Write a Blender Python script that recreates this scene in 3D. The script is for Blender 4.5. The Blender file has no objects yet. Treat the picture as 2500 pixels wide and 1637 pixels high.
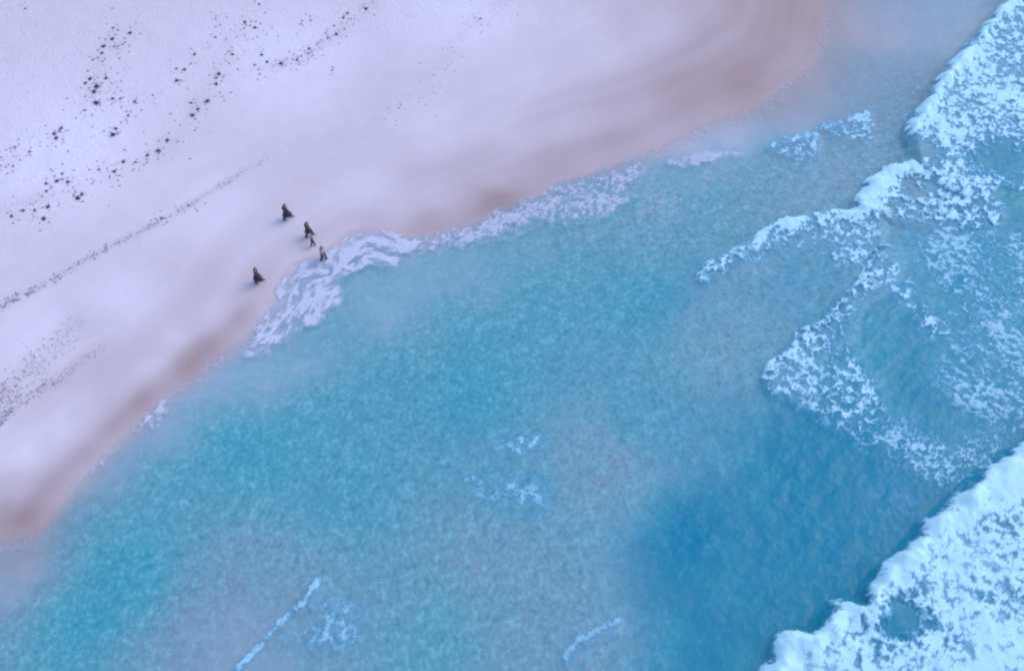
import bpy, math, random
import numpy as np
from mathutils import Vector

random.seed(7)
sc = bpy.context.scene
COL = sc.collection
R = math.radians

# ------------------------------------------------------------------ camera
ALT, TILT, FPX = 58.0, R(31.5), 2400.0          # drone height, tilt from straight down, focal length in photo pixels
PW, PH = 2500.0, 1637.0
DS = PW / 2379.5                                 # the photo was read off at 2379.5 px width
cam = bpy.data.cameras.new('camera')
cam.sensor_fit = 'HORIZONTAL'; cam.sensor_width = 36.0; cam.lens = 36.0 * FPX / PW
cam.clip_start = 1.0; cam.clip_end = 20000.0
camo = bpy.data.objects.new('camera', cam); COL.objects.link(camo)
camo.location = (0, 0, ALT); camo.rotation_euler = (TILT, 0, 0)
sc.camera = camo

# ------------------------------------------------------------------ sky, sun, exposure
SUN_EL, SUN_AZ = R(48), R(62)                    # azimuth clockwise from +Y
w = bpy.data.worlds.new('World'); sc.world = w; w.use_nodes = True
nt = w.node_tree
sky = nt.nodes.new('ShaderNodeTexSky'); sky.sky_type = 'NISHITA'; sky.sun_disc = False
sky.sun_elevation = SUN_EL; sky.sun_rotation = SUN_AZ
sky.air_density = 1.0; sky.dust_density = 0.6; sky.ozone_density = 1.6
nt.links.new(sky.outputs[0], nt.nodes['Background'].inputs[0])
nt.nodes['Background'].inputs[1].default_value = 0.15
sun = bpy.data.lights.new('sun', 'SUN'); sun.energy = 0.52; sun.angle = R(34); sun.color = (1.0, 0.93, 0.82)
suno = bpy.data.objects.new('sun', sun); COL.objects.link(suno)
dirv = Vector((math.sin(SUN_AZ) * math.cos(SUN_EL), math.cos(SUN_AZ) * math.cos(SUN_EL), math.sin(SUN_EL)))
suno.rotation_euler = dirv.to_track_quat('Z', 'Y').to_euler(); suno.location = dirv * 200
sc.view_settings.view_transform = 'Standard'; sc.view_settings.look = 'None'
sc.view_settings.gamma = 1.0; sc.view_settings.use_curve_mapping = False
sc.view_settings.exposure = 1.12
sc.render.filter_size = 2.4                      # the lens of the photograph is soft
sc.cycles.filter_width = 2.4
sc.cycles.transparent_max_bounces = 16

# ------------------------------------------------------------------ noise helpers
rng = np.random.default_rng(11)
PERM = rng.permutation(1024).astype(np.int64)
GANG = rng.random(1024) * 2 * np.pi
GX, GY = np.cos(GANG), np.sin(GANG)

def hsh(i, j, s):
    return PERM[(PERM[(i + s * 131) & 1023] + j + s * 17) & 1023]

def pn(x, y, s=0):
    xi = np.floor(x).astype(np.int64); yi = np.floor(y).astype(np.int64)
    xf = x - xi; yf = y - yi
    u = xf * xf * xf * (xf * (xf * 6 - 15) + 10); v = yf * yf * yf * (yf * (yf * 6 - 15) + 10)
    def g(di, dj):
        h = hsh(xi + di, yi + dj, s)
        return GX[h] * (xf - di) + GY[h] * (yf - dj)
    a = g(0, 0) * (1 - u) + g(1, 0) * u
    b = g(0, 1) * (1 - u) + g(1, 1) * u
    return (a * (1 - v) + b * v) * 1.41

def fbm(x, y, s=0, o=4, gain=0.5):
    t = 0; amp = 1; f = 1.0; n = 0
    for k in range(o):
        t = t + amp * pn(x * f + 13.7 * k, y * f - 7.3 * k, s + k); n += amp * amp
        amp *= gain; f *= 2.03
    return t / math.sqrt(n)

def worley(x, y, s=0):
    xi = np.floor(x).astype(np.int64); yi = np.floor(y).astype(np.int64)
    f1 = np.full(x.shape, 9.0); f2 = np.full(x.shape, 9.0)
    for di in (-1, 0, 1):
        for dj in (-1, 0, 1):
            h = hsh(xi + di, yi + dj, s)
            px = xi + di + 0.5 + 0.45 * GX[h]; py = yi + dj + 0.5 + 0.45 * GY[(h * 7 + 3) & 1023]
            d = np.hypot(px - x, py - y)
            f2 = np.minimum(f2, np.maximum(f1, d)); f1 = np.minimum(f1, d)
    return f1, f2

def sm(a, b, x):
    t = np.clip((x - a) / (b - a), 0, 1)
    return t * t * (3 - 2 * t)

def cdf(n):                                       # roughly uniform from a noise
    n = (n - n.mean()) / (n.std() + 1e-6)
    return 1 / (1 + np.exp(-1.702 * n))

# ------------------------------------------------------------------ photo pixel -> ground (z given)
def ground(px, py, z=0.0):
    u = px * DS - PW / 2; v = PH / 2 - py * DS
    c, s = math.cos(TILT), math.sin(TILT)
    dx = u; dy = v * c + FPX * s; dz = v * s - FPX * c
    k = (z - ALT) / dz
    return dx * k, dy * k

def gpts(pts, z=0.0):
    return np.array([ground(x, y, z) for x, y in pts])

# ------------------------------------------------------------------ coarse distance fields in world space
X0, X1, Y0, Y1, CH = -66.0, 66.0, -2.0, 96.0, 0.3
cx = np.arange(X0, X1 + CH, CH); cy = np.arange(Y0, Y1 + CH, CH)
CXX, CYY = np.meshgrid(cx, cy)

def seg_dist(P, closed=False):
    best = np.full(CXX.shape, 1e9); sgn = np.ones(CXX.shape)
    Q = np.vstack([P, P[:1]]) if closed else P
    for a, b in zip(Q[:-1], Q[1:]):
        d = b - a; L2 = d @ d + 1e-9
        t = np.clip(((CXX - a[0]) * d[0] + (CYY - a[1]) * d[1]) / L2, 0, 1)
        qx = CXX - a[0] - t * d[0]; qy = CYY - a[1] - t * d[1]
        dist = np.hypot(qx, qy)
        m = dist < best - 1e-7
        best = np.where(m, dist, best)
        if not closed:
            cr = d[0] * (CYY - a[1]) - d[1] * (CXX - a[0])
            sgn = np.where(m, np.where(cr > 0, 1.0, -1.0), sgn)
    if closed:
        ins = np.zeros(CXX.shape, bool)
        for a, b in zip(Q[:-1], Q[1:]):
            c = (a[1] > CYY) != (b[1] > CYY)
            xx = (b[0] - a[0]) * (CYY - a[1]) / (b[1] - a[1] + 1e-12) + a[0]
            ins ^= c & (CXX < xx)
        sgn = np.where(ins, 1.0, -1.0)
    return best * sgn

def sample(F, x, y):
    fx = np.clip((x - X0) / CH, 0, len(cx) - 1.001); fy = np.clip((y - Y0) / CH, 0, len(cy) - 1.001)
    i = fx.astype(int); j = fy.astype(int); u = fx - i; v = fy - j
    return (F[j, i] * (1 - u) + F[j, i + 1] * u) * (1 - v) + (F[j + 1, i] * (1 - u) + F[j + 1, i + 1] * u) * v

def smooth_line(pts, n=4):                        # Catmull-Rom through the points
    P = [np.array(p, float) for p in pts]
    P = [2 * P[0] - P[1]] + P + [2 * P[-1] - P[-2]]
    out = []
    for k in range(1, len(P) - 2):
        for t in np.linspace(0, 1, n, endpoint=False):
            a, b, c, d = P[k - 1], P[k], P[k + 1], P[k + 2]
            out.append(0.5 * (2 * b + (c - a) * t + (2 * a - 5 * b + 4 * c - d) * t * t + (3 * b - a - 3 * c + d) * t ** 3))
    out.append(P[-2])
    return out

# shoreline, left to right; the sea lies to its right hand
SHORE = [(-420, 1450), (-160, 1330), (0, 1262), (80, 1235), (150, 1160), (205, 1095), (290, 1010), (330, 972), (380, 925), (440, 882),
         (490, 838), (545, 800), (590, 760), (622, 716), (640, 688), (657, 650), (692, 618), (740, 600), (777, 578), (822, 543),
         (870, 538), (930, 550), (985, 546), (1040, 532), (1100, 514), (1180, 476), (1250, 452), (1290, 425), (1350, 408), (1450, 374),
         (1530, 343), (1620, 298), (1700, 270), (1780, 235), (1832, 190), (1880, 146), (1908, 80), (1926, 0), (1960, -150), (2040, -420)]
S_SHORE = seg_dist(gpts(smooth_line(SHORE)))      # + on land, - at sea

def shep(pts, p=3.0, r0=3.0):                     # smooth scattered interpolation, points in photo pixels
    num = np.zeros(CXX.shape); den = np.zeros(CXX.shape)
    for (x, y, v) in pts:
        gx, gy = ground(x, y)
        wgt = 1 / (np.hypot(CXX - gx, CYY - gy) + r0) ** p
        num += wgt * v; den += wgt
    return num / den

DEPTH_PTS = [(60, 1330, .22), (20, 1390, .25), (40, 1480, .9), (120, 1420, 1.0), (250, 1300, 1.05), (400, 1150, 1.1), (300, 1180, .75), (230, 1430, 1.25), (350, 1380, 1.2),
             (550, 1050, 1.15), (750, 1000, 1.35), (900, 900, 1.35), (1100, 800, 1.3), (1250, 700, 1.05), (1450, 640, 1.1), (1600, 690, 1.7),
             (1100, 1000, 1.45), (900, 1130, 1.2), (700, 1200, 1.1), (560, 1330, .8), (450, 1450, .45), (560, 1450, .4), (520, 1530, .4), (620, 1440, .5), (600, 1540, .42), (300, 1530, .8),
             (800, 1330, .8), (900, 1450, .8), (1000, 1300, .8), (1150, 1250, .75), (1150, 1420, .8), (1300, 1350, .85), (1300, 1530, .8), (1400, 1080, .85),
             (1350, 900, 1.4), (1650, 800, 1.2), (1730, 720, 1.3), (1480, 860, 1.4), (1550, 1000, 1.6), (1700, 1000, 2.2), (1850, 1050, 2.5), (1530, 1320, 2.4),
             (1600, 1200, 2.2), (1750, 1300, 2.4), (1950, 1250, 2.4), (1700, 1480, 2.2), (1550, 1480, 2.0), (2050, 1150, 2.3), (1900, 620, 1.5), (2000, 750, 1.9),
             (2200, 850, 2.0), (2300, 600, 1.9), (2350, 360, 1.8), (1950, 430, .9), (1800, 420, .85), (1650, 470, .95), (1500, 540, .95), (1600, 400, .55),
             (1850, 270, .25), (1880, 200, .2), (2000, 200, .3), (1970, 60, .12), (2050, 60, .22), (2200, 80, .28), (2090, 250, .6), (1700, 320, .22), (1600, 350, .22), (2300, 250, 1.3),
             (1250, 580, .55), (1050, 640, .45), (900, 730, .34), (960, 680, .36), (700, 850, .4), (520, 900, .42), (400, 1010, .45), (260, 1130, .45), (1000, 750, .65), (1150, 670, .5), (800, 830, .5), (600, 900, .4), (2300, 1300, 2.6), (2100, 1500, 2.6)]
DEPTH = shep(DEPTH_PTS, 4.0, 1.8)
SILT_PTS = [(1400, 1080, .75), (1160, 1290, .75), (1250, 1400, .6), (1650, 790, .55), (1730, 740, .5), (560, 1450, 1), (450, 1500, .9), (680, 1480, .7), (1000, 1480, .2), (620, 1400, .8),
            (1950, 420, .8), (1820, 420, .7), (1950, 250, .8), (2150, 150, .9), (2200, 60, .75), (900, 1400, .45), (1280, 1530, .7), (60, 1350, .8), (900, 800, .25),
            (300, 1350, .0), (600, 1050, .05), (1100, 900, .1), (1500, 700, .1), (1600, 1250, 0), (1850, 1100, 0), (1950, 1300, 0), (1650, 1500, .05), (1500, 980, .25),
            (2200, 900, 0), (2300, 650, 0), (2250, 1250, 0), (2200, 1480, 0), (2350, 1150, 0), (2050, 800, .05), (2050, 1050, 0), (1900, 640, .35), (1480, 560, .45), (800, 1150, .15), (700, 870, .2), (1100, 720, .2), (1200, 1150, .3), (180, 1430, 0), (2350, 400, .1), (1620, 430, .4)]
SILT = shep(SILT_PTS, 4.0, 1.8)
WET_PTS = [(1880, 40, 1), (1780, 60, .92), (1650, 60, .72), (1500, 60, .42), (1350, 100, .2), (1750, 200, 1), (1600, 230, .85), (1450, 250, .6), (1300, 260, .42),
           (1150, 280, .25), (1000, 300, .12), (1450, 340, .75), (1300, 385, .68), (1150, 420, .55), (1000, 450, .45), (1150, 460, 1), (1000, 515, .75), (900, 500, .4),
           (850, 420, .18), (780, 540, .3), (680, 570, .25), (600, 680, .4), (560, 740, .7), (500, 720, .3), (440, 850, .95), (480, 815, .9), (350, 850, .3), (400, 780, .2),
           (330, 935, .9), (280, 900, .45), (270, 985, .75), (200, 960, .3), (150, 1000, .1), (60, 1060, .02), (200, 1060, .7), (120, 1130, .75), (40, 1140, .5), (60, 1200, 1),
           (20, 1180, .9), (0, 1050, .05), (300, 700, 0), (200, 400, 0), (700, 200, 0), (1100, 80, .03), (500, 500, .02), (100, 800, 0), (1200, 180, .15), (-200, 1200, .6), (-200, 900, 0)]
WET = shep(WET_PTS, 3.5, 1.2)

def sd_shore(x, y):
    inside = (x > X0) & (x < X1) & (y > Y0) & (y < Y1)
    far = (y - 43.0 - 0.62 * x) * 0.85 - 0.5        # straight continuation of the coast far outside the picture
    near = sample(S_SHORE, x, y)
    ex = np.maximum(np.maximum(X0 - x, x - X1), np.maximum(Y0 - y, y - Y1))
    k = sm(-1, 60, ex)
    return np.where(ex < -1, near, near * (1 - k) + far * k)

def bed_z(x, y):
    s = sd_shore(x, y)
    land = 0.028 * np.maximum(s, 0) + 0.0006 * np.clip(s, 0, 40) ** 2 * sm(0, 15, s)
    land = np.minimum(land, 2.2 + 0.004 * np.maximum(s, 0))
    d = sample(DEPTH, x, y) * (1 - np.exp(np.minimum(s, 0) / 1.5))
    d = d + 0.02 * np.maximum(-s - 60, 0)
    d = d * (1 + 0.16 * fbm(x * 0.16, y * 0.16, 40, 4) + .12 * sm(1.0, .4, d) * fbm(x * 1.1, y * .8, 45, 3, .6))
    return np.where(s > 0, land + 0.05 * sm(2, 12, s) * fbm(x * .12, y * .12, 5, 3) + 0.018 * sm(6, 16, s) * fbm(x * .9, y * .9, 9, 3), -np.minimum(d, 30))

def land_pt(px, py):
    z = 0.0
    for _ in range(8):
        x, y = ground(px, py, z)
        z = float(bed_z(np.array([x]), np.array([y]))[0])
    return x, y, z

def land_pts(P):
    P = np.array(P, float); z = np.zeros(len(P))
    for _ in range(6):
        u = P[:, 0] * DS - PW / 2; v = PH / 2 - P[:, 1] * DS
        c, s = math.cos(TILT), math.sin(TILT)
        k = (z - ALT) / (v * s - FPX * c)
        x, y = u * k, (v * c + FPX * s) * k
        z = bed_z(x, y)
    return np.stack([x, y, z], 1)

# ------------------------------------------------------------------ foam features: polygons and fronts, in photo pixels
def F(name, label, poly=None, dens=0.5, soft=1.0, front=None, fd=0.0, fw=1.0, fthick=0.0, thick=0.1, swell=0.0, sw=4.0, amax=1.0, scale=1.0, ang=0.0, stretch=1.0, flip=1, lace=0.5, warp=0.5, film=0.0, arc=False):
    return dict(locals())

UR_FRONT = [(2440, -130), (2390, -50), (2345, 0), (2290, 62), (2232, 130), (2190, 180), (2160, 225), (2135, 262), (2112, 300), (2105, 325)]
UR2_FRONT = [(2105, 372), (2090, 388), (2052, 398), (2028, 422), (2000, 450), (1980, 474), (1987, 492)]
ARM_FRONT = [(2010, 490), (1960, 494), (1900, 500), (1832, 514), (1790, 528), (1750, 560), (1700, 588), (1652, 614), (1628, 634)]
MID_FRONT = [(2050, 570), (2022, 600), (2010, 640), (1990, 665), (1962, 690), (1940, 715), (1918, 745), (1872, 768), (1822, 820), (1782, 868), (1772, 905)]
LR_FRONT = [(2520, 950), (2440, 1000), (2379, 1040), (2330, 1068), (2250, 1128), (2212, 1172), (2152, 1220), (2100, 1282), (2048, 1332), (2012, 1372), (2000, 1400),
            (1950, 1404), (1912, 1430), (1896, 1460), (1872, 1482), (1832, 1478), (1802, 1500), (1802, 1530), (1784, 1560), (1740, 1660)]
FEATS = [
 F('whitewater', 'broad white breaker rolling in across the bottom right corner', LR_FRONT + [(2000, 1750), (2650, 1700), (2650, 950)], dens=.82, soft=.3, film=.3,
   front=LR_FRONT, fd=.5, fw=1.15, fthick=.7, thick=.22, swell=1.0, sw=9, scale=.72, lace=.45),
 F('whitewater', 'white breaker filling the top right corner beside the shallow wet sand', UR_FRONT + [(2112, 345), (2150, 420), (2260, 470), (2330, 440), (2480, 440), (2560, 300), (2560, -130)], dens=.55, soft=.4, film=.24, amax=.95,
   front=UR_FRONT, fd=.5, fw=.8, fthick=.5, thick=.12, swell=.8, sw=6, scale=.8, lace=.5),
 F('whitewater', 'short bright white surge just below the top right breaker', UR2_FRONT + [(2080, 520), (2200, 545), (2330, 540), (2300, 440), (2160, 380)], dens=.52, soft=.9,
   front=UR2_FRONT, fd=.75, fw=1.6, fthick=.36, thick=.13, swell=.4, sw=4, scale=.8),
 F('whitewater', 'thin white foam crest reaching left to a point over teal water', ARM_FRONT + [(1632, 660), (1700, 646), (1790, 612), (1880, 610), (1990, 640), (2060, 560), (2050, 510)], dens=.4, soft=1.2, amax=.9,
   front=ARM_FRONT, fd=.8, fw=.8, fthick=.28, thick=.06, swell=.3, sw=3, scale=.75, lace=.6),
 F('whitewater', 'lacy arc of foam curving around the deep blue water', MID_FRONT + [(1850, 950), (1930, 1000), (2040, 1060), (2090, 990), (2040, 880), (1990, 800), (2000, 720), (2090, 640), (2090, 580)], dens=.48, soft=1.3, amax=.9,
   front=MID_FRONT, fd=.45, fw=.55, fthick=.24, thick=.06, swell=.28, sw=3, scale=.85, lace=.65),
 F('foam_patch', 'diagonal band of broken foam running down right of the lacy arc', [(2050, 590), (2110, 620), (2150, 700), (2230, 780), (2255, 850), (2180, 800), (2100, 730), (2040, 650)], dens=.62, soft=1.4, thick=.05, scale=.75, lace=.5, amax=.95),
 F('foam_patch', 'loose net of foam streaks between the arc and the large breaker', [(1960, 960), (2090, 960), (2200, 1000), (2379, 950), (2480, 940), (2330, 1065), (2200, 1165), (2090, 1090), (2000, 1030)], dens=.56, soft=2.0, thick=.04, scale=.7, lace=.7, amax=.8),
 F('foam_patch', 'scattered pale foam flecks over blue water along the right edge', [(2060, 480), (2379, 520), (2520, 560), (2520, 950), (2300, 1000), (2150, 900), (2180, 740), (2090, 600)], dens=.5, soft=2.5, thick=.03, scale=.7, lace=.7, amax=.75, ang=-.5, stretch=1.6),
 F('foam_patch', 'faint foam flecks trailing behind the thin crest', [(1700, 640), (1850, 600), (2010, 600), (2010, 660), (1900, 730), (1780, 740)], dens=.2, soft=2.0, thick=.03, scale=.8, lace=.7, amax=.45),
 F('foam_patch', 'dim foam haze on the blue water ahead of the large breaker', [(2000, 1080), (2180, 1170), (2120, 1250), (2020, 1340), (1960, 1320), (1980, 1200)], dens=.4, soft=3.0, thick=.02, scale=.7, lace=.7, amax=.5),
 F('swash_foam', 'rounded lobe of lavender foam washing up beside the walkers', [(560, 812), (600, 755), (628, 712), (645, 684), (660, 648), (695, 615), (742, 597), (780, 574), (824, 540), (872, 534), (935, 547), (985, 560), (960, 590), (905, 622), (850, 625), (800, 660), (790, 710), (740, 752), (680, 785), (610, 832), (565, 840)],
   dens=.6, soft=.6, film=.22, arc=True, front=[(585, 765), (628, 712), (645, 684), (660, 648), (695, 615), (742, 597), (780, 574), (824, 540), (872, 534), (935, 547)], fd=.3, fw=.35, fthick=.03, thick=.02, scale=.9, ang=-1.0, stretch=3.4, lace=.55, amax=.72),
 F('swash_foam', 'fine foam fringe along the middle of the shoreline', [(960, 548), (1040, 528), (1100, 512), (1180, 474), (1290, 423), (1350, 406), (1440, 376), (1500, 372), (1480, 440), (1440, 500), (1330, 520), (1200, 545), (1100, 570), (1000, 590), (950, 600)],
   dens=.46, soft=1.2, film=.2, front=[(1085, 556), (1140, 525), (1190, 500), (1250, 488), (1300, 472)], fd=.45, fw=.5, fthick=.03, thick=.02, scale=.65, lace=.6, amax=.62),
 F('swash_foam', 'slim tapering streak of foam where the shore bends right', [(1535, 376), (1600, 358), (1650, 348), (1725, 352), (1690, 366), (1640, 380), (1580, 390)], dens=.95, soft=.5, thick=.02, scale=.7, lace=.4, amax=.55),
 F('swash_foam', 'thin foam seam along the left stretch of shoreline', [(140, 1168), (200, 1098), (285, 1012), (330, 970), (380, 922), (392, 945), (372, 985), (320, 1010), (300, 1020), (225, 1090), (160, 1162)], dens=.62, soft=.45, thick=.015, scale=.6, lace=.5, amax=.7),
 F('swash_foam', 'soft foam wash offshore of the middle shoreline fringe', [(1440, 380), (1540, 395), (1700, 385), (1640, 450), (1560, 540), (1440, 560), (1300, 560), (1400, 510)], dens=.3, soft=2.0, thick=.015, scale=.6, lace=.6, amax=.4),
 F('foam_patch', 'small foam crest left of the pair near the top right breaker', [(1785, 346), (1805, 328), (1840, 318), (1900, 312), (1905, 350), (1870, 370), (1815, 365)], dens=.62, soft=.6, front=[(1785, 346), (1805, 328), (1840, 318), (1890, 312)], fd=.5, fw=.4, fthick=.1, thick=.04, swell=.12, sw=1.5, scale=.65, amax=.8),
 F('foam_patch', 'small foam crest right of the pair near the top right breaker', [(1898, 298), (1935, 285), (2015, 262), (2032, 300), (2030, 330), (1990, 335), (1940, 318)], dens=.62, soft=.6, front=[(1898, 298), (1935, 285), (2015, 262)], fd=.45, fw=.4, fthick=.1, thick=.04, swell=.12, sw=1.5, scale=.65, amax=.8),
 F('foam_patch', 'tiny foam patch touching the left edge of the top right breaker', [(2090, 262), (2130, 255), (2125, 290), (2095, 285)], dens=.6, soft=.5, thick=.03, scale=.6, amax=.6),
 F('foam_patch', 'feathery foam patch floating in the middle of the teal water', [(1150, 1050), (1180, 1005), (1240, 995), (1285, 1005), (1270, 1045), (1200, 1065)], dens=.6, soft=1.2, thick=.03, scale=.65, ang=.5, stretch=2.0, lace=.5, amax=.75),
 F('foam_patch', 'wispy foam streaks just below the feathery foam patch', [(1030, 1095), (1090, 1070), (1150, 1100), (1270, 1120), (1280, 1190), (1190, 1200), (1110, 1160), (1050, 1125)], dens=.52, soft=1.5, thick=.02, scale=.65, ang=-.3, stretch=2.0, lace=.5, amax=.7),
 F('foam_patch', 'faint foam wisp right of the feathery patch in teal water', [(1530, 950), (1590, 940), (1620, 1000), (1590, 1030), (1545, 1000)], dens=.35, soft=1.5, thick=.02, scale=.6, lace=.6, amax=.4),
 F('foam_patch', 'little foam wisp at the edge of the deep blue water', [(1560, 1200), (1620, 1180), (1640, 1190), (1590, 1225)], dens=.5, soft=.9, thick=.02, scale=.6, amax=.45),
 F('foam_crest', 'straight thin foam line with flecks near the bottom edge, left of centre', [(740, 1345), (700, 1400), (650, 1448), (590, 1518), (556, 1552), (640, 1500), (700, 1510), (800, 1520), (865, 1480), (830, 1400), (770, 1370)], dens=.34, soft=1.0,
   front=[(742, 1346), (700, 1400), (650, 1448), (590, 1518), (556, 1552)], warp=.25, fd=1.05, fw=.24, fthick=.09, thick=.03, swell=.14, sw=1.2, scale=.6, amax=.75, flip=-1),
 F('foam_crest', 'short ragged foam line at the bottom edge beside deep blue water', [(1437, 1438), (1380, 1468), (1330, 1498), (1308, 1535), (1330, 1560), (1400, 1530), (1440, 1470)], dens=.28, soft=1.0,
   front=[(1437, 1438), (1380, 1468), (1330, 1498), (1308, 1535)], warp=.3, fd=.85, fw=.24, fthick=.08, thick=.03, swell=.12, sw=1.2, scale=.6, amax=.62, flip=-1),
]
for lab, a, b in (('faint foam seam on the shore beside the dark wet sand, top right', 29, 38), ('faint foam seam at the far left waterline', 1, 4), ('faint foam seam between the left seam and the rounded lobe', 8, 12)):
    seg_ = SHORE[a:b]
    FEATS.append(F('swash_foam', lab, seg_ + [(p[0] + 16, p[1] + 24) for p in seg_[::-1]], dens=.22, soft=.5, front=seg_, fd=.35, fw=.3, thick=.01, scale=.6, amax=.4, warp=.3))
for f in FEATS:
    f['sd'] = seg_dist(gpts(smooth_line(f['poly'], 3)), closed=True)
    f['fdist'] = np.abs(seg_dist(gpts(smooth_line(f['front'], 3)))) if f['front'] else None

HOLES = [(2060, 1450, 62, .55), (2100, 1440, 50, .45), (2340, 1250, 40, .35), (2360, 1420, 50, .3), (2200, 1470, 30, .3), (1980, 1540, 40, .2), (2270, 1400, 40, .25),
         (2130, 370, 45, .6), (2120, 450, 30, .5), (2345, 380, 60, .5), (2270, 380, 40, .3)]

def density(x, y):
    """best foam density, feature id, thickness, max opacity and swell at ground points"""
    D = np.zeros(x.shape); I = np.zeros(x.shape, int); T = np.zeros(x.shape); A = np.zeros(x.shape)
    wx = 0.35 * fbm(x * .55, y * .55, 70, 3); wy = 0.35 * fbm(x * .55, y * .55, 80, 3)
    c1, _c2 = worley(x * .55, y * .55, 77); c3, _c2 = worley(x * 1.3, y * 1.3, 78)
    edge_n = cdf(fbm(x * .45, y * .45, 320, 2))
    lobes = (.42 - c1) * .9 + (.4 - c3) * .3
    for k, f in enumerate(FEATS):
        s = sample(f['sd'], x + wx * f['warp'] * 2, y + wy * f['warp'] * 2) + (lobes if f['swell'] > .35 else 0)
        ins = sm(-0.45 * f['soft'], f['soft'], s)
        d = f['dens'] * ins; t = f['thick'] * ins
        if f['front']:
            e = np.exp(-(sample(f['fdist'], x + wx * f['warp'] * 2, y + wy * f['warp'] * 2) / f['fw']) ** 2) * sm(-.5, .0, s) * (.6 + .6 * edge_n)
            d = d + f['fd'] * e; t = t + f['fthick'] * e
        m = d > D
        D = np.where(m, d, D); I = np.where(m, k, I); T = np.where(m, t, T); A = np.where(m, f['amax'], A)
    for hx, hy, r, v in HOLES:
        gx, gy = ground(hx, hy); gr = r / 30.0
        D = D - v * np.exp(-((x - gx + wx) ** 2 + (y - gy + wy) ** 2) / (gr * gr)) * (D > 0)
    return D, I, T, A

def swell_z(x, y):
    z = np.zeros(x.shape)
    for f in FEATS:
        if f['swell']:
            s = sample(f['sd'], x, y); fd_ = sample(f['fdist'], x, y)
            z = np.maximum(z, f['swell'] * sm(-.5, .5, s) * np.exp(-np.maximum(fd_ - .4, 0) / f['sw']))
    return z

def water_z(x, y, dep, dom):
    k = sm(0.02, 1.2, dep)
    a, b = x * .82 + y * .57, -x * .57 + y * .82
    rip = 0.035 * fbm(a * .5, b * .9, 20, 3) + 0.013 * fbm(x * 1.7, y * 1.7, 25, 3, .6)
    return (rip * (0.12 + 0.88 * k) + np.where(dom, swell_z(x, y), 0) * sm(0, .25, dep))

# ------------------------------------------------------------------ mesh from arrays
def grid_mesh(name, V, quads, attrs, mat):
    me = bpy.data.meshes.new(name)
    me.vertices.add(len(V)); me.vertices.foreach_set('co', V.astype(np.float32).ravel())
    n = len(quads)
    me.loops.add(n * 4); me.loops.foreach_set('vertex_index', quads.astype(np.int32).ravel())
    me.polygons.add(n); me.polygons.foreach_set('loop_start', np.arange(0, n * 4, 4, dtype=np.int32))
    me.polygons.foreach_set('use_smooth', np.ones(n, bool))
    me.materials.append(mat)
    for an, av in attrs.items():
        at = me.attributes.new(an, 'FLOAT', 'POINT'); at.data.foreach_set('value', av.astype(np.float32))
    me.update(calc_edges=True)
    return me

def compact(V, quads, attrs):
    used = np.zeros(len(V), bool); used[quads.ravel()] = True
    idx = np.cumsum(used) - 1
    return V[used], idx[quads], {k: v[used] for k, v in attrs.items()}

def link(name, me, parent=None, **props):
    o = bpy.data.objects.new(name, me); COL.objects.link(o)
    if parent: o.parent = parent
    for k, v in props.items(): o[k] = v
    return o

def axis(lo, hi, h, far):
    core = np.arange(lo, hi + h * .5, h); g = []; d = h; p = 0
    while p < far:
        d = min(d * 1.35, 400); p += d; g.append(p)
    g = np.array(g)
    return np.concatenate([(lo - g)[::-1], core, core[-1] + g])

# ------------------------------------------------------------------ materials
class N:
    def __init__(s, name):
        s.m = bpy.data.materials.new(name); s.m.use_nodes = True; s.t = s.m.node_tree; s.t.nodes.clear()
        s.out = s.t.nodes.new('ShaderNodeOutputMaterial')
    def n(s, typ, **kw):
        x = s.t.nodes.new('ShaderNode' + typ)
        for k, v in kw.items():
            if k.startswith('i_'): x.inputs[k[2:].replace('_', ' ')].default_value = v
            else: setattr(x, k, v)
        return x
    def l(s, a, b): s.t.links.new(a, b)
    def attr(s, nm): return s.n('Attribute', attribute_name=nm).outputs['Fac']
    def math(s, op, a, b=None, c=None, clamp=False):
        x = s.n('Math', operation=op, use_clamp=clamp)
        for k, v in enumerate((a, b, c)):
            if v is None: continue
            if isinstance(v, (int, float)): x.inputs[k].default_value = v
            else: s.l(v, x.inputs[k])
        return x.outputs[0]
    def mixc(s, f, a, b):
        x = s.n('Mix', data_type='RGBA')
        for k, v in ((0, f), (6, a), (7, b)):
            if isinstance(v, (int, float)): x.inputs[k].default_value = v
            elif isinstance(v, tuple): x.inputs[k].default_value = v + (1,)
            else: s.l(v, x.inputs[k])
        return x.outputs[2]
    def noise(s, scale, detail=3, rough=.55, vec=None):
        x = s.n('TexNoise'); x.inputs['Scale'].default_value = scale; x.inputs['Detail'].default_value = detail; x.inputs['Roughness'].default_value = rough
        if vec is None: vec = s.n('TexCoord').outputs['Object']
        s.l(vec, x.inputs['Vector']); return x.outputs['Fac']

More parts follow.
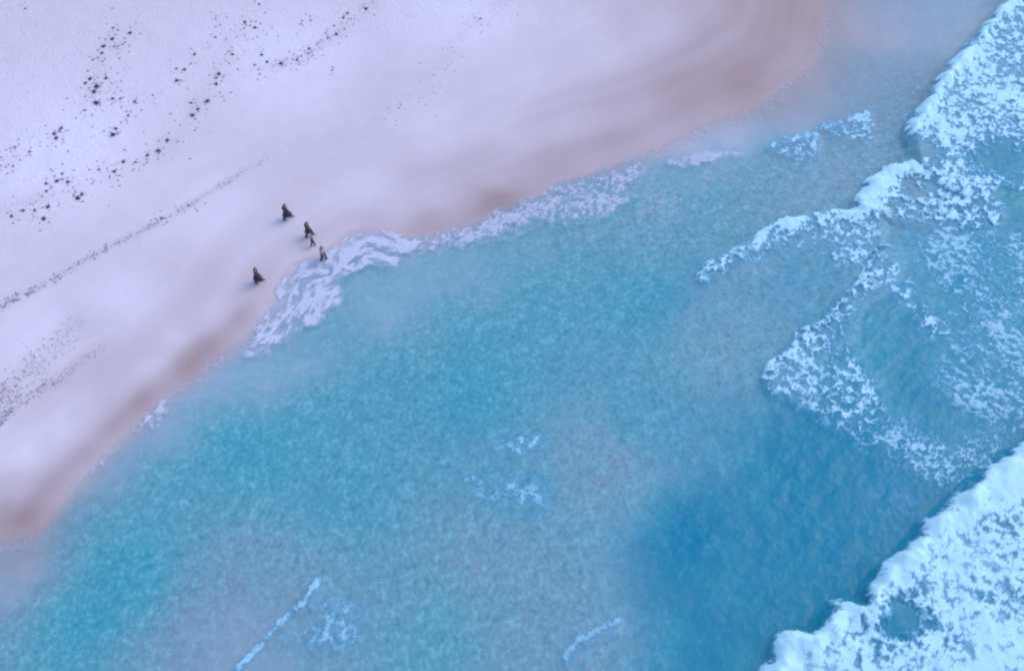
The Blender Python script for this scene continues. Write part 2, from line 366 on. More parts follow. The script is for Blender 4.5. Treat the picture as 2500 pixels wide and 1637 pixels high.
def mat_sand():
    q = N('sand'); wet = q.attr('wet')
    big = q.noise(.12, 4); mid = q.noise(.7, 4); fine = q.noise(9, 3, .7)
    dry = q.mixc(q.math('MULTIPLY', big, .9), (.685, .56, .615), (.73, .595, .65))
    dry = q.mixc(q.math('MULTIPLY', q.attr('trample'), .8), dry, (.745, .63, .70))
    dry = q.mixc(q.math('MULTIPLY', q.math('SUBTRACT', mid, .42, clamp=True), .8), dry, (.62, .50, .55))
    dry = q.mixc(q.math('MULTIPLY', fine, .1), dry, (.45, .40, .46))
    wetc = q.mixc(q.noise(.35, 4), (.32, .21, .205), (.375, .25, .25))
    wn = q.math('ADD', wet, q.math('MULTIPLY', q.math('SUBTRACT', q.noise(1.5, 4), .5), .08), clamp=True)
    dry = q.mixc(q.math('MULTIPLY', q.attr('stain'), q.math('ADD', .2, q.math('MULTIPLY', q.noise(2.5, 5, .7), .9)), clamp=True), dry, (.42, .35, .38))
    col = q.mixc(wn, dry, wetc)
    p = q.n('BsdfPrincipled'); q.l(col, p.inputs['Base Color'])
    rr = q.math('SUBTRACT', .92, q.math('MULTIPLY', wn, .45)); q.l(rr, p.inputs['Roughness'])
    p.inputs['Specular IOR Level'].default_value = .35
    tram = q.attr('trample')
    b = q.n('Bump'); b.inputs['Distance'].default_value = .12
    vor = q.n('TexVoronoi'); vor.inputs['Scale'].default_value = 2.3; q.l(q.n('TexCoord').outputs['Object'], vor.inputs['Vector'])
    hh = q.math('ADD', q.math('MULTIPLY', q.math('MINIMUM', vor.outputs['Distance'], .3), q.math('MULTIPLY', tram, 1.2)),
                q.math('MULTIPLY', q.noise(3, 5, .65), q.math('ADD', .12, q.math('MULTIPLY', tram, .5))))
    q.l(hh, b.inputs['Height']); b.inputs['Strength'].default_value = 1.0
    q.l(b.outputs[0], p.inputs['Normal'])
    q.l(p.outputs[0], q.out.inputs[0]); return q.m

def mat_water():
    q = N('sea_water'); d = q.attr('depth'); silt = q.attr('silt')
    def ex(k): return q.math('POWER', math.e, q.math('MULTIPLY', d, -k))
    cc = q.n('CombineColor'); q.l(ex(.74), cc.inputs[0]); q.l(ex(.16), cc.inputs[1]); q.l(ex(.10), cc.inputs[2])
    tr = q.n('BsdfTransparent'); q.l(cc.outputs[0], tr.inputs[0])
    dd = q.math('DIVIDE', q.math('SUBTRACT', q.math('ADD', d, q.math('MULTIPLY', q.noise(.35, 4), .8)), 1.2), 1.5, clamp=True)
    clear = q.mixc(dd, (.08, .385, .44), (.0, .19, .285))
    body = q.mixc(q.math('MULTIPLY', silt, q.math('ADD', .6, q.math('MULTIPLY', q.noise(.5, 4), .8)), clamp=True), clear, (.285, .335, .39))
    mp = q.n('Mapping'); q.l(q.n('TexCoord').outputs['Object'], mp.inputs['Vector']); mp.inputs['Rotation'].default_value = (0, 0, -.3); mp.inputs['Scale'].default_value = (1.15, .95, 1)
    painted_shimmer = q.math('ADD', q.math('MULTIPLY', q.noise(1.3, 4, .7, mp.outputs[0]), .5), q.math('MULTIPLY', q.noise(3.0, 3, .6, mp.outputs[0]), .5))  # ripple shimmer painted into the water colour as pale and dark flecks
    body = q.mixc(q.math('MULTIPLY', q.math('SUBTRACT', painted_shimmer, .5, clamp=True), q.math('SUBTRACT', 7.5, q.math('MULTIPLY', dd, 5.6)), clamp=True), body, q.mixc(dd, (.25, .53, .60), (.05, .33, .46)))
    body = q.mixc(q.math('MULTIPLY', q.math('SUBTRACT', .48, painted_shimmer, clamp=True), 4.5, clamp=True), body, (.01, .21, .27))
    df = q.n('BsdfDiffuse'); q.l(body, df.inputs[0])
    fac = q.math('SUBTRACT', 1, q.math('POWER', math.e, q.math('MULTIPLY', q.math('POWER', d, 1.3), q.math('ADD', -1.2, q.math('MULTIPLY', silt, -.4)))), clamp=True)
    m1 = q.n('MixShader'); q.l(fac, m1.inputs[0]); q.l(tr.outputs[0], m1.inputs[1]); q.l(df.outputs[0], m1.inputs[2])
    gl = q.n('BsdfGlossy'); gl.inputs['Roughness'].default_value = .28
    bump = q.n('Bump'); bump.inputs['Distance'].default_value = .03; bump.inputs['Strength'].default_value = .6
    q.l(q.math('ADD', q.noise(3.5, 5, .6), q.math('MULTIPLY', q.noise(1.1, 3), 1.2)), bump.inputs['Height']); q.l(bump.outputs[0], gl.inputs['Normal'])
    lw = q.n('LayerWeight'); lw.inputs['Blend'].default_value = .5; q.l(bump.outputs[0], lw.inputs['Normal'])
    fres = q.math('ADD', .02, q.math('MULTIPLY', q.math('POWER', lw.outputs['Facing'], 5.0), .98))
    m2 = q.n('MixShader'); q.l(fres, m2.inputs[0]); q.l(m1.outputs[0], m2.inputs[1]); q.l(gl.outputs[0], m2.inputs[2])
    q.l(m2.outputs[0], q.out.inputs[0]); return q.m

def mat_foam(name='foam', albedo=(.46, .69, .77), thin=(.10, .40, .64)):
    q = N(name); a = q.attr('cover')
    n = q.noise(5, 4, .65)
    al = q.math('MULTIPLY', q.math('MULTIPLY', a, 1.08), q.math('ADD', .75, q.math('MULTIPLY', n, .5)), clamp=True)
    p = q.n('BsdfPrincipled'); q.l(q.mixc(q.math('MULTIPLY', q.math('SUBTRACT', a, .12, clamp=True), 1.25, clamp=True), thin, albedo), p.inputs['Base Color']); p.inputs['Roughness'].default_value = .7
    p.inputs['Specular IOR Level'].default_value = .2
    b = q.n('Bump'); b.inputs['Distance'].default_value = .06; b.inputs['Strength'].default_value = .4; q.l(q.noise(3, 5, .6), b.inputs['Height']); q.l(b.outputs[0], p.inputs['Normal'])
    t = q.n('BsdfTransparent')
    m = q.n('MixShader'); q.l(al, m.inputs[0]); q.l(t.outputs[0], m.inputs[1]); q.l(p.outputs[0], m.inputs[2])
    q.l(m.outputs[0], q.out.inputs[0]); return q.m

def mat_plain(name, c1, c2, scale=8, rough=.85):
    q = N(name); p = q.n('BsdfPrincipled'); q.l(q.mixc(q.noise(scale, 4), c1, c2), p.inputs['Base Color'])
    p.inputs['Roughness'].default_value = rough; q.l(p.outputs[0], q.out.inputs[0]); return q.m

M_SAND, M_WATER, M_FOAM = mat_sand(), mat_water(), mat_foam()
M_SWASH = mat_foam('sandy_foam', (.66, .63, .72), (.55, .56, .68))

WRACK = [([(-60, 745), (0, 712), (40, 690), (130, 645), (210, 597), (260, 572), (340, 530), (400, 500), (490, 447), (560, 402), (630, 362)], .38, .75),
         ([(-60, 1010), (0, 975), (40, 940), (100, 900), (140, 880), (190, 835), (237, 800)], .5, .7),
         ([(-60, 990), (0, 935), (60, 870), (110, 820), (160, 770), (185, 740)], 1.1, .5),
         ([(640, 150), (690, 140), (730, 115), (790, 70), (850, 20), (880, -30)], .7, .45),
         ([(40, 480), (170, 430), (330, 380), (400, 330)], 1.0, .3), ([(210, 230), (250, 120), (290, 70)], .9, .35), ([(440, 275), (500, 190), (540, 90)], 1.0, .35),
         ([(880, 270), (960, 210), (1000, 160), (1090, 60), (1180, 0)], .7, .3), ([(150, 620), (330, 600), (420, 640)], .8, .15)]
# ------------------------------------------------------------------ sand sheet (beach and sea bed in one)
DX0, DX1, DY0, DY1 = -54.0, 54.0, 6.0, 84.0
gx = axis(DX0, DX1, .22, 4000); gy = axis(DY0, DY1, .22, 4000)
XX, YY = np.meshgrid(gx, gy); nx, ny = len(gx), len(gy)
x, y = XX.ravel(), YY.ravel()
z = bed_z(x, y); s = sd_shore(x, y)
wet = np.where(s > 0, sample(WET, x, y), 1.0)
al = x * .85 + y * .53
wlin = pn(s * .42 + .8 * pn(al * .07, s * .1, 3), al * .035, 2) + .5 * pn(s * 1.1 + 1.2 * pn(al * .1, s * .1, 6), al * .05, 4)
wet = np.maximum(wet, sm(1.2, .1, s) * .55)
wet = np.clip(wet + .11 * wlin * sm(22, 4, s), 0, 1)
wet = np.where(s > 45, 0, wet)
wet = wet * np.where(s < 0, np.where(-s > 60, .6, 1), 1)
wet = np.where(s < 0, np.clip(.05 + (sample(WET, x, y) - .05) * np.exp(np.minimum(s, 0) / (1.2 + 6 * sm(22, 32, x + .1 * y) * sm(50, 60, y) + 3.0 * sm(-22, -30, x))), 0, 1), wet)
trample = sm(13, 22, s)
stain = np.zeros(x.shape)
inn = (x > X0) & (x < X1) & (y > Y0) & (y < Y1) & (s > 0)
for pl, wd, st in WRACK:
    d_ = np.abs(sample(seg_dist(land_pts(smooth_line(pl, 4))[:, :2]), x[inn], y[inn]))
    stain[inn] = np.maximum(stain[inn], st * np.exp(-(d_ / wd) ** 2))
stain *= .55 + .8 * np.clip(fbm(x * .5, y * .5, 33, 3), -.5, .8)
i, j = np.meshgrid(np.arange(nx - 1), np.arange(ny - 1)); b0 = (j * nx + i).ravel()
quads = np.stack([b0, b0 + 1, b0 + nx + 1, b0 + nx], 1)
link('sand', grid_mesh('sand', np.stack([x, y, z], 1), quads, {'wet': wet, 'trample': trample, 'stain': stain}, M_SAND), kind='structure', label='pale lavender sand beach sloping into the sea')

# ------------------------------------------------------------------ water sheet and the foam on it (same grid)
H = .1
gx = axis(DX0, DX1, H, 4000); gy = axis(DY0, DY1, H, 4000)
XX, YY = np.meshgrid(gx, gy); nx, ny = len(gx), len(gy)
x, y = XX.ravel(), YY.ravel()
s = sd_shore(x, y)
keep = s < 2.0
bz = np.full(x.shape, 5.0); bz[keep] = bed_z(x[keep], y[keep])
dom = (x > DX0 - 1) & (x < DX1 + 1) & (y > DY0 - 1) & (y < DY1 + 1)
dep = np.maximum(-bz, 0)
wz = np.full(x.shape, 0.0)
wz[keep] = water_z(x[keep], y[keep], dep[keep], dom[keep])
dpt = np.maximum(wz - bz, 0.0)
i, j = np.meshgrid(np.arange(nx - 1), np.arange(ny - 1)); b0 = (j * nx + i).ravel()
quads = np.stack([b0, b0 + 1, b0 + nx + 1, b0 + nx], 1)
ok = keep & (bz < .12)
qk = ok[quads].all(1)
V = np.stack([x, y, wz], 1)
silt = np.clip(sample(SILT, x, y), 0, 1)
wV, wq, wa = compact(V, quads[qk], {'depth': dpt, 'silt': silt})
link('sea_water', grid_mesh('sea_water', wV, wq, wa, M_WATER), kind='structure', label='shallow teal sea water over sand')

# foam cover on the same vertices
fm = np.where(ok & dom)[0]
xf, yf = x[fm], y[fm]
D, I, T, A = density(xf, yf)
act = D > .015
fm, xf, yf, D, I, T, A = fm[act], xf[act], yf[act], D[act], I[act], T[act], A[act]
film = np.zeros(len(fm)); Lr = np.zeros(len(fm)); lump = np.zeros(len(fm))
for k, f in enumerate(FEATS):
    m = I == k
    if m.sum() < 10: continue
    px_, py_ = xf[m], yf[m]
    c_, s_ = math.cos(f['ang']), math.sin(f['ang'])
    sc_ = f['scale'] * .46
    u = (px_ * c_ + py_ * s_) / f['stretch'] / sc_; v = (-px_ * s_ + py_ * c_) / sc_
    if f['arc']:
        dd_ = sample(f['fdist'], px_, py_)
        u = (px_ * .75 + py_ * .66) * .45 / sc_ * .8; v = dd_ * .8 / sc_
    wu = .5 * fbm(u * .9, v * .9, 90 + k, 3); wv = .5 * fbm(u * .9, v * .9, 120 + k, 3)
    f1, f2 = worley((u + wu) * 1.25, (v + wv) * 1.25, k)
    def ridge(a, b, sd): return cdf(-np.abs(pn(a, b, sd)) - .5 * np.abs(pn(a * 2.1 + 3, b * 2.1, sd + 1)) - .22 * np.abs(pn(a * 4.3, b * 4.3 + 5, sd + 2)))
    web = cdf(.6 * ridge((u + wu * 1.3) * .5, (v + wv * 1.3) * .5, 260 + k) + .5 * ridge((u + wu) * 1.1, (v + wv) * 1.1, 290 + k))
    cell = web + .35 * cdf(-(f2 - f1))                           # high on the walls between bubbles cells
    cloud = cdf(fbm(u * .55 + wu * .4, v * .55 + wv * .4, 150 + k, 5, .62))
    big = cdf(fbm(px_ * .22, py_ * .22, 180 + k, 3))
    fin = cdf(fbm(px_ * 2.2, py_ * 2.2, 230 + k, 2))
    L_ = f['lace'] * cell + (1 - f['lace']) * cloud + .26 * big + .15 * fin
    Lr[m] = cdf(L_)
    film[m] = f['film'] * sm(.1, .5, D[m])
    lump[m] = .5 + .5 * fbm(px_ * .6, py_ * .6, 200 + k, 3, .5)
D = D * (.78 + .44 * cdf(fbm(xf * .3, yf * .3, 310, 3)))
th = 1 - D
alpha = (.55 * sm(th - .5, th + .4, Lr) + .45 * sm(th - .1, th + .5, Lr) + .15 * sm(.3, 1.0, D) + film).clip(0, 1) * A
alpha = alpha * sm(0, .06, D)
cover = np.zeros(len(x)); cover[fm] = alpha
feat = np.full(len(x), -1); feat[fm] = I
fz = wz.copy(); fz[fm] += .012 + T * np.clip(.25 + .95 * lump, 0.05, 1.6) * (.7 + .3 * sm(0, .8, alpha))
VF = np.stack([x, y, fz], 1)
qm = qk & (cover[quads] > .04).any(1) & (feat[quads] >= 0).all(1)
fq = quads[qm]; fid = feat[fq[:, 0]]
for k, f in enumerate(FEATS):
    q_ = fq[fid == k]
    if len(q_) < 4: continue
    v_, qq, aa = compact(VF, q_, {'cover': cover})
    link(f['name'], grid_mesh(f['name'], v_, qq, aa, M_SWASH if f['name'] == 'swash_foam' else M_FOAM), kind='stuff', label=f['label'], category='foam')

# ------------------------------------------------------------------ washed-up debris on the dry sand
M_DEB = mat_plain('dark_debris', (.035, .03, .05), (.075, .06, .09), 14)
M_SPECK = mat_plain('grey_debris', (.12, .10, .13), (.26, .22, .26), 2)
M_WRACK = mat_plain('pale_debris', (.20, .165, .20), (.36, .30, .35), 3)

def clump_geo(rnd, r=.15, n=7):
    """one low tangle: a lumpy mound with bent ribbons sticking out"""
    V, Fc = [], []
    seg = 7
    for ring, (rr, zz) in enumerate(((1.0, -.02), (.8, .28), (.4, .48))):
        for k in range(seg):
            a = 2 * math.pi * k / seg + ring * .3; q = rr * r * rnd.uniform(.65, 1.25)
            V.append((math.cos(a) * q, math.sin(a) * q, max(zz * r * rnd.uniform(.7, 1.3), -.02)))
    for ring in range(2):
        for k in range(seg):
            a, b = ring * seg + k, ring * seg + (k + 1) % seg
            Fc.append((a, b, b + seg, a + seg))
    V.append((0, 0, .52 * r)); t = len(V) - 1
    for k in range(seg): Fc.append((2 * seg + k, 2 * seg + (k + 1) % seg, t))
    for _ in range(n):
        a = rnd.uniform(0, 2 * math.pi); L = r * rnd.uniform(1.1, 2.2); wd = r * rnd.uniform(.1, .22); b = len(V)
        for k in range(4):
            t_ = k / 3; aa = a + t_ * rnd.uniform(-.7, .7); cxx, cyy = math.cos(aa) * L * t_, math.sin(aa) * L * t_
            zc = r * (.5 * (1 - t_) + .12 + rnd.uniform(0, .15)); ww = wd * (1 - .6 * t_)
            V.append((cxx - math.sin(a) * ww, cyy + math.cos(a) * ww, zc)); V.append((cxx + math.sin(a) * ww, cyy - math.cos(a) * ww, zc * .8))
        for k in range(3): Fc.append((b + 2 * k, b + 2 * k + 1, b + 2 * k + 3, b + 2 * k + 2))
    return V, Fc

variants = []
for k in range(6):
    rnd = random.Random(50 + k); V_, F_ = clump_geo(rnd)
    me = bpy.data.meshes.new('debris_clump'); me.from_pydata(V_, [], F_); me.materials.append(M_DEB); me.update(); variants.append(me)

ZA = [(790,195,10),(905,230,12),(783,270,14),(720,325,14),(712,370,12),(175,62,8),(627,550,14),(738,545,12),(595,580,10),(672,600,16),(655,640,16),(670,718,16),
      (783,688,12),(838,688,10),(940,708,10),(892,805,10),(588,768,9),(425,895,11),(375,930,12),(392,962,12),(808,895,12),(788,938,15),(103,1025,9),(205,1055,8),
      (90,1160,7),(40,1165,7),(8,1095,7),(1230,480,8),(1285,483,13),(1233,560,12),(1355,380,11),(1527,515,13),(1505,545,10),(1505,587,11),(1500,260,8),(1500,130,7),
      (1445,703,14),(1380,760,11),(1340,805,14),(1330,718,9),(1620,380,8),(1535,175,7),(1705,160,9),(1775,190,10),(1165,980,12),(1103,1050,13),(1028,1080,12),
      (860,1128,11),(940,1130,8),(797,1195,12),(690,1180,8),(435,1208,8),(398,1262,11),(473,1265,13),(320,1278,11),(322,1332,11),(542,1380,18),(570,1355,10),
      (335,1440,13),(305,1525,14),(160,1465,10),(240,1462,9),(78,1505,9),(1125,1520,9),(1310,1430,8),(820,325,7),(870,295,7),(650,415,7),(1065,665,7)]
ZB = [(235,30,9),(138,150,9),(208,195,10),(595,143,7),(535,145,7),(848,92,9),(820,125,9),(760,180,8),(980,62,13),(773,238,12),(715,265,9),(585,340,11),
      (575,375,7),(255,382,11),(292,432,10),(385,443,14),(498,418,10),(52,380,9),(240,518,7),(745,490,7),(1780,128,7)]
CL = [(zx / 2.853, zy / 2.853, r) for zx, zy, r in ZA] + [(550 + zx / 2.853, zy / 2.853, r) for zx, zy, r in ZB]   # photo pixels
GROUPS = [((275, 90), 'the uppermost debris knot'), ((230, 215), 'the densest debris knot'), ((300, 250), 'the loose row beside the densest knot'),
          ((140, 325), 'the lone curved debris trio'), ((280, 325), 'the upright debris streak'), ((35, 385), 'the faint debris at the left edge'),
          ((445, 170), 'the small knot in the debris field centre'), ((525, 190), 'the debris streak slanting down the field'), ((485, 265), 'the low end of the slanting debris streak'),
          ((540, 60), 'the sparse debris near the top edge'), ((380, 370), 'the lower debris arc'), ((285, 415), 'the left end of the lower debris arc'),
          ((140, 445), 'the debris above the wrack line'), ((90, 520), 'the debris nearest the long wrack line'), ((430, 515), 'the gap along the long wrack line'),
          ((660, 145), 'the right-hand debris group'), ((830, 50), 'the debris streak rising to the top edge'), ((780, 110), 'the foot of the rising debris streak'), ((62, 22), 'the top left corner'), ((1170, 45), 'the bare sand right of all debris')]
by = {}
for c in CL:
    g = min(range(len(GROUPS)), key=lambda k: (GROUPS[k][0][0] - c[0]) ** 2 + (GROUPS[k][0][1] - c[1]) ** 2)
    by.setdefault(g, []).append(c)
ORD = ['leftmost', 'second from left', 'third from left', 'fourth from left', 'fifth from left', 'sixth from left', 'seventh from left', 'eighth from left', 'ninth from left', 'tenth from left']
cnt = 0
for g, cs in by.items():
    cs.sort()
    for k, (px, py, r) in enumerate(cs):
        sx, sy, sz = land_pt(px / DS, py / DS)
        o = link('debris_clump', variants[cnt % 6]); cnt += 1
        o.location = (sx, sy, sz - .01); rr = r / 14.0 * 1.1
        o.scale = (rr * random.uniform(.85, 1.2), rr * random.uniform(.85, 1.2), rr); o.rotation_euler = (0, 0, random.uniform(0, 6.28))
        big = 'large' if r >= 14 else ('small' if r < 9 else 'mid-sized')
        o['label'] = (f'{big} dark debris clump in {GROUPS[g][1]}' if len(cs) == 1 else f'{big} dark debris clump, {ORD[min(k, 9)]} in {GROUPS[g][1]}')
        o['category'] = 'debris'; o['group'] = 'debris clumps on the dry sand'

def scatter(name, label, pts, rmin, rmax, mat, seed):
    rnd = random.Random(seed); VV, FF = [], []
    for (X, Y, Z), (_, _, k) in zip(land_pts([p[:2] for p in pts]), pts):
        r = rnd.uniform(rmin, rmax) * k
        seg = 5; b = len(VV); e = rnd.uniform(0, 3.1); el = rnd.uniform(1, 2.2)
        for ring, (rr, zz) in enumerate(((1, -.1), (.6, .4))):
            for q in range(seg):
                a = 2 * math.pi * q / seg; u = math.cos(a) * r * rr * rnd.uniform(.7, 1.3) * el; v = math.sin(a) * r * rr * rnd.uniform(.7, 1.3)
                VV.append((X + u * math.cos(e) - v * math.sin(e), Y + u * math.sin(e) + v * math.cos(e), Z + zz * r))
        for q in range(seg): FF.append((b + q, b + (q + 1) % seg, b + seg + (q + 1) % seg, b + seg + q))
        FF.append(tuple(b + seg + q for q in range(seg)))
    me = bpy.data.meshes.new(name); me.from_pydata(VV, [], FF); me.materials.append(mat); me.update()
    link(name, me, kind='stuff', label=label, category='debris')

rnd = random.Random(3)
def along(pts, n, wid, k0=1.0, k1=1.0):
    P = smooth_line(pts, 6); out = []
    for _ in range(n):
        t = rnd.random() * (len(P) - 1.001); a = int(t); f = t - a
        p = P[a] * (1 - f) + P[a + 1] * f
        out.append((p[0] + rnd.gauss(0, wid), p[1] + rnd.gauss(0, wid), k0 + (k1 - k0) * t / len(P)))
    return out
scatter('wrack_line', 'long thin wrack line crossing the dry sand from the left edge', along([(-60, 745), (0, 712), (40, 690), (130, 645), (210, 597), (260, 572), (340, 530), (400, 500), (490, 447), (560, 402), (630, 362)], 300, 5, 1.1, .45), .03, .1, M_WRACK, 1)
scatter('wrack_line', 'short dark wrack line at the left edge above the bright wet patch', along([(-60, 1010), (0, 975), (40, 940), (100, 900), (140, 880), (190, 835), (237, 800)], 240, 8, 1.1, .45), .03, .09, M_WRACK, 2)
scatter('wrack_line', 'diffuse grainy wrack band between the two lines at the left edge', along([(-60, 990), (0, 935), (60, 870), (110, 820), (160, 770), (185, 740)], 420, 17, 1.0, .35), .03, .09, M_WRACK, 4)
scatter('wrack_line', 'faint debris streak slanting to the top edge over dry sand', along([(640, 150), (690, 140), (730, 115), (790, 70), (850, 20), (880, -30)], 130, 10, 1.0, 1.0), .02, .08, M_WRACK, 5)
specks = []
for (px, py, r) in CL:
    for _ in range(6): specks.append((px / DS + rnd.gauss(0, 13), py / DS + rnd.gauss(0, 13), 1.0))
specks += along([(0, 350), (150, 300), (240, 210), (280, 80)], 70, 28) + along([(40, 480), (170, 430), (330, 380), (440, 290), (560, 120), (640, 20)], 120, 30)
specks += along([(900, 260), (1000, 200), (1090, 60), (1180, 0)], 110, 22, .8, .6)
scatter('debris_specks', 'tiny dark specks strewn between the debris clumps on the dry sand', specks, .025, .08, M_SPECK, 6)

# ------------------------------------------------------------------ people
M_SKIN = mat_plain('skin', (.30, .17, .12), (.36, .21, .15), 6, .55)
M_HAIR = mat_plain('dark_hair', (.012, .01, .012), (.03, .022, .02), 20, .6)
M_EYE = mat_plain('eye_white', (.7, .7, .7), (.75, .75, .75), 5, .3)

def person(label, px, py, height, face, clothes, hair_mat, stride=.3, arm=.22, coat=None):
    """one walking figure: skinned body, with shirt, trousers, hair, shoes and eyes as children"""
    k = height / 1.72
    J, E, RAD = [], [], []
    def v(p, r): J.append(Vector(p) * k); RAD.append((r if isinstance(r, tuple) else (r, r))); return len(J) - 1
    def vv(par, p, r): a = v(p, r); E.append((par, a)); return a
    zone = []
    hipz = .93 - .06 * stride
    pel = v((0, 0, hipz), (.13, .105))
    bel = vv(pel, (.0, 0, 1.08), (.125, .095)); che = vv(bel, (.01, 0, 1.28), (.145, .105)); nb = vv(che, (.01, 0, 1.43), (.075, .07))
    ne = vv(nb, (.025, 0, 1.51), (.05, .05)); hd = vv(ne, (.04, 0, 1.60), (.076, .088)); tp = vv(hd, (.035, 0, 1.69), (.06, .07))
    nose = vv(hd, (.135, 0, 1.595), (.014, .014))
    bones = [('torso', pel, bel), ('torso', bel, che), ('torso', che, nb), ('neck', nb, ne), ('head', ne, hd), ('head', hd, tp), ('head', hd, nose)]
    for sd_, ph in ((1, 1), (-1, -1)):
        f = stride * ph
        hp = vv(pel, (.0, .095 * sd_, hipz - .06), (.092, .092)); kn = vv(hp, (f * .42 + .03, .1 * sd_, .49), (.062, .062))
        ak = vv(kn, (f * .95 - .02, .1 * sd_, .085 if ph > 0 else .11), (.04, .04)); he = vv(ak, (f * .95 + .03, .105 * sd_, .035), (.042, .034)); to = vv(he, (f * .95 + .18, .115 * sd_, .03), (.036, .024))
        bones += [('leg', hp, kn), ('shin', kn, ak), ('foot', ak, he), ('foot', he, to)]
        a = -f * arm / .3 if stride else .03
        sh = vv(che, (.005, .185 * sd_, 1.39), (.058, .058)); el = vv(sh, (a * .5 - .02, .235 * sd_, 1.12), (.042, .042)); wr = vv(el, (a * 1.1 + .06, .25 * sd_, .89), (.028, .028))
        pm = vv(wr, (a * 1.25 + .08, .25 * sd_, .82), (.03, .018))
        bones += [('upper_arm', sh, el), ('arm', el, wr), ('hand', wr, pm)]
        for q, (fx, ln) in enumerate(((-.030, .055), (-.010, .07), (.012, .075), (.032, .068))):
            b1 = vv(pm, (a * 1.25 + .085 + fx, .25 * sd_, .775), .009); b2 = vv(b1, (a * 1.25 + .095 + fx, .243 * sd_, .775 - ln), .008); bones.append(('hand', b1, b2))
        t1 = vv(wr, (a * 1.2 + .12, .24 * sd_, .835), .011); t2 = vv(t1, (a * 1.25 + .14, .235 * sd_, .795), .009); bones.append(('hand', t1, t2))
    me = bpy.data.meshes.new('skeleton'); me.from_pydata([tuple(p) for p in J], E, [])
    tmp = bpy.data.objects.new('skeleton', me); COL.objects.link(tmp)
    md = tmp.modifiers.new('skin', 'SKIN'); md.use_smooth_shade = True
    lay = me.skin_vertices[0].data
    for q, r in enumerate(RAD): lay[q].radius = (r[0] * k, r[1] * k); lay[q].use_root = (q == pel)
    ss = tmp.modifiers.new('sub', 'SUBSURF'); ss.levels = 1; ss.render_levels = 1
    dg = bpy.context.evaluated_depsgraph_get(); dg.update()
    body = bpy.data.meshes.new_from_object(tmp.evaluated_get(dg)); body.name = 'person'
    bpy.data.objects.remove(tmp); bpy.data.meshes.remove(me)
    body.materials.clear(); body.materials.append(M_SKIN)
    # nearest bone of every vertex
    def near(p):
        best = (9, 'torso')
        for nm, a, b in bones:
            A_, B_ = J[a], J[b]; d = B_ - A_; t = max(0, min(1, (p - A_).dot(d) / max(d.length_squared, 1e-9)))
            q = (p - A_ - d * t).length
            if q < best[0]: best = (q, nm)
        return best[1]
    tags = [near(vt.co) for vt in body.vertices]
    X, Y, Z = land_pt(px / DS, py / DS)
    root = link('person', body, label=label, category='person', group='walkers near the water line')
    zmin = min(vt.co.z for vt in body.vertices)
    root.location = (X, Y, Z - zmin - .008); root.rotation_euler = (0, 0, face)
    def shell(name, test, off, mat):
        V_, F_, mp = [], [], {}
        for p in body.polygons:
            if all(test(tags[q], body.vertices[q].co / k) for q in p.vertices):
                ids = []
                for q in p.vertices:
                    if q not in mp: mp[q] = len(V_); V_.append(body.vertices[q].co + body.vertices[q].normal * off * k)
                    ids.append(mp[q])
                F_.append(ids)
        if not F_: return
        m_ = bpy.data.meshes.new(name); m_.from_pydata([tuple(q) for q in V_], [], F_); m_.materials.append(mat)
        for p in m_.polygons: p.use_smooth = True
        m_.update(); link(name, m_, root)
    if coat:
        nm, mt, zt, zb, rb = coat; V_, F_ = [], []; S_ = 18
        for ri in range(6):
            t = ri / 5; zz = zt + (zb - zt) * t; rr_ = .16 + (rb - .16) * t ** .8
            for q in range(S_):
                a = 2 * math.pi * q / S_; fold = 1 + .09 * t * math.sin(a * 6 + 1)
                V_.append((math.cos(a) * rr_ * (1 + .25 * t) * fold * k, math.sin(a) * rr_ * fold * k, zz * k))
        for ri in range(5):
            for q in range(S_): F_.append((ri * S_ + q, ri * S_ + (q + 1) % S_, (ri + 1) * S_ + (q + 1) % S_, (ri + 1) * S_ + q))
        m_ = bpy.data.meshes.new(nm); m_.from_pydata(V_, [], F_); m_.materials.append(mt)
        for p in m_.polygons: p.use_smooth = True
        m_.update(); link(nm, m_, root)
    for nm, tst, off, mt in clothes: shell(nm, tst, off, mt)
    shell('hair', lambda t, c: t == 'head' and (c.z > 1.645 or (c.x < .06 and c.z > 1.5)), .03, hair_mat)
    import bmesh
    for sd_ in (1, -1):
        bm = bmesh.new(); bmesh.ops.create_uvsphere(bm, u_segments=8, v_segments=6, radius=.013 * k)
        m_ = bpy.data.meshes.new('eye'); bm.to_mesh(m_); bm.free(); m_.materials.append(M_EYE)
        e = link('eye', m_, root); e.location = Vector((.112, .032 * sd_, 1.625)) * k
    return root

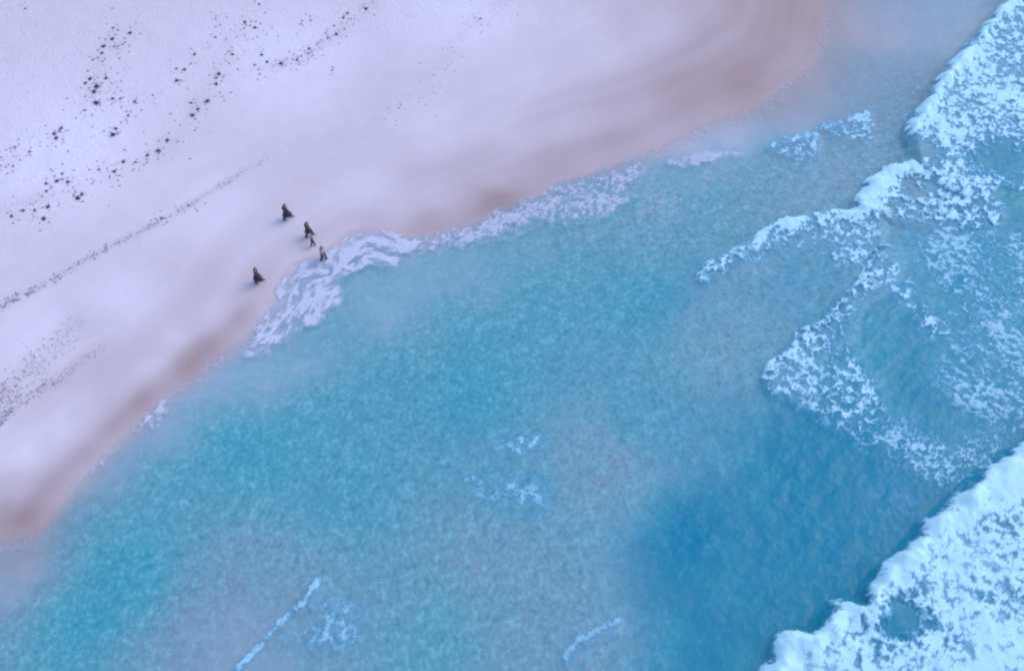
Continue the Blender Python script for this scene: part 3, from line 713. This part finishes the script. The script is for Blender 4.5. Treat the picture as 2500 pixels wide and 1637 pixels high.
def cloth(name, c): return mat_plain(name, c, tuple(min(1, q * 1.5 + .004) for q in c), 9, .85)
TOP = lambda t, c: t in ('torso', 'upper_arm') and c.z > .93
LONGTOP = lambda t, c: t in ('torso', 'upper_arm', 'arm') and c.z > .84
PANTS = lambda t, c: t in ('leg', 'shin') or (t == 'torso' and c.z < 1.02)
SHORTS = lambda t, c: (t == 'leg' and c.z > .42) or (t == 'torso' and c.z < 1.02)
SHOE_L = lambda t, c: t == 'foot' and c.y > 0
SHOE_R = lambda t, c: t == 'foot' and c.y < 0
navy, black, plum, char = cloth('navy_cloth', (.015, .016, .045)), cloth('black_cloth', (.010, .010, .018)), cloth('plum_cloth', (.05, .022, .06)), cloth('charcoal_cloth', (.028, .027, .04))
greyc = cloth('grey_cloth', (.20, .18, .24))
M_LIGHTHAIR = mat_plain('brown_hair', (.10, .065, .05), (.17, .11, .08), 20, .6)
def sp(zx, zy): return 580 + zx / 6.492, 480 + zy / 6.492
person('person in dark clothes walking highest up the sand of the five', *sp(802, 348), 1.72, .25, [('shirt', LONGTOP, .042, navy), ('trousers', PANTS, .042, black), ('shoe', SHOE_L, .012, black), ('shoe', SHOE_R, .012, black)], M_HAIR, .34, coat=('coat_skirt', navy, 1.05, .45, .27))
person('tall dark-clothed person walking beside the small figure', *sp(1145, 625), 1.7, .2, [('shirt', LONGTOP, .042, char), ('trousers', PANTS, .042, navy), ('shoe', SHOE_L, .012, black), ('shoe', SHOE_R, .012, black)], M_HAIR, .3, coat=('coat_skirt', char, 1.05, .55, .24))
person('smallest figure of the five, dark, walking between two taller people', *sp(1200, 775), 1.12, -.2, [('shirt', LONGTOP, .042, char), ('trousers', PANTS, .042, black)], M_HAIR, .22)
person('person with grey top and dark trousers standing at the foam edge', *sp(1372, 1005), 1.7, -.1, [('shirt', TOP, .042, greyc), ('trousers', PANTS, .042, navy)], M_LIGHTHAIR, .2)
person('person in plum top and black trousers walking alone at lower left', *sp(345, 1350), 1.75, .15, [('shirt', LONGTOP, .042, plum), ('trousers', PANTS, .042, black), ('shoe', SHOE_L, .012, black), ('shoe', SHOE_R, .012, black)], M_HAIR, .26, coat=('skirt', black, 1.03, .4, .27))
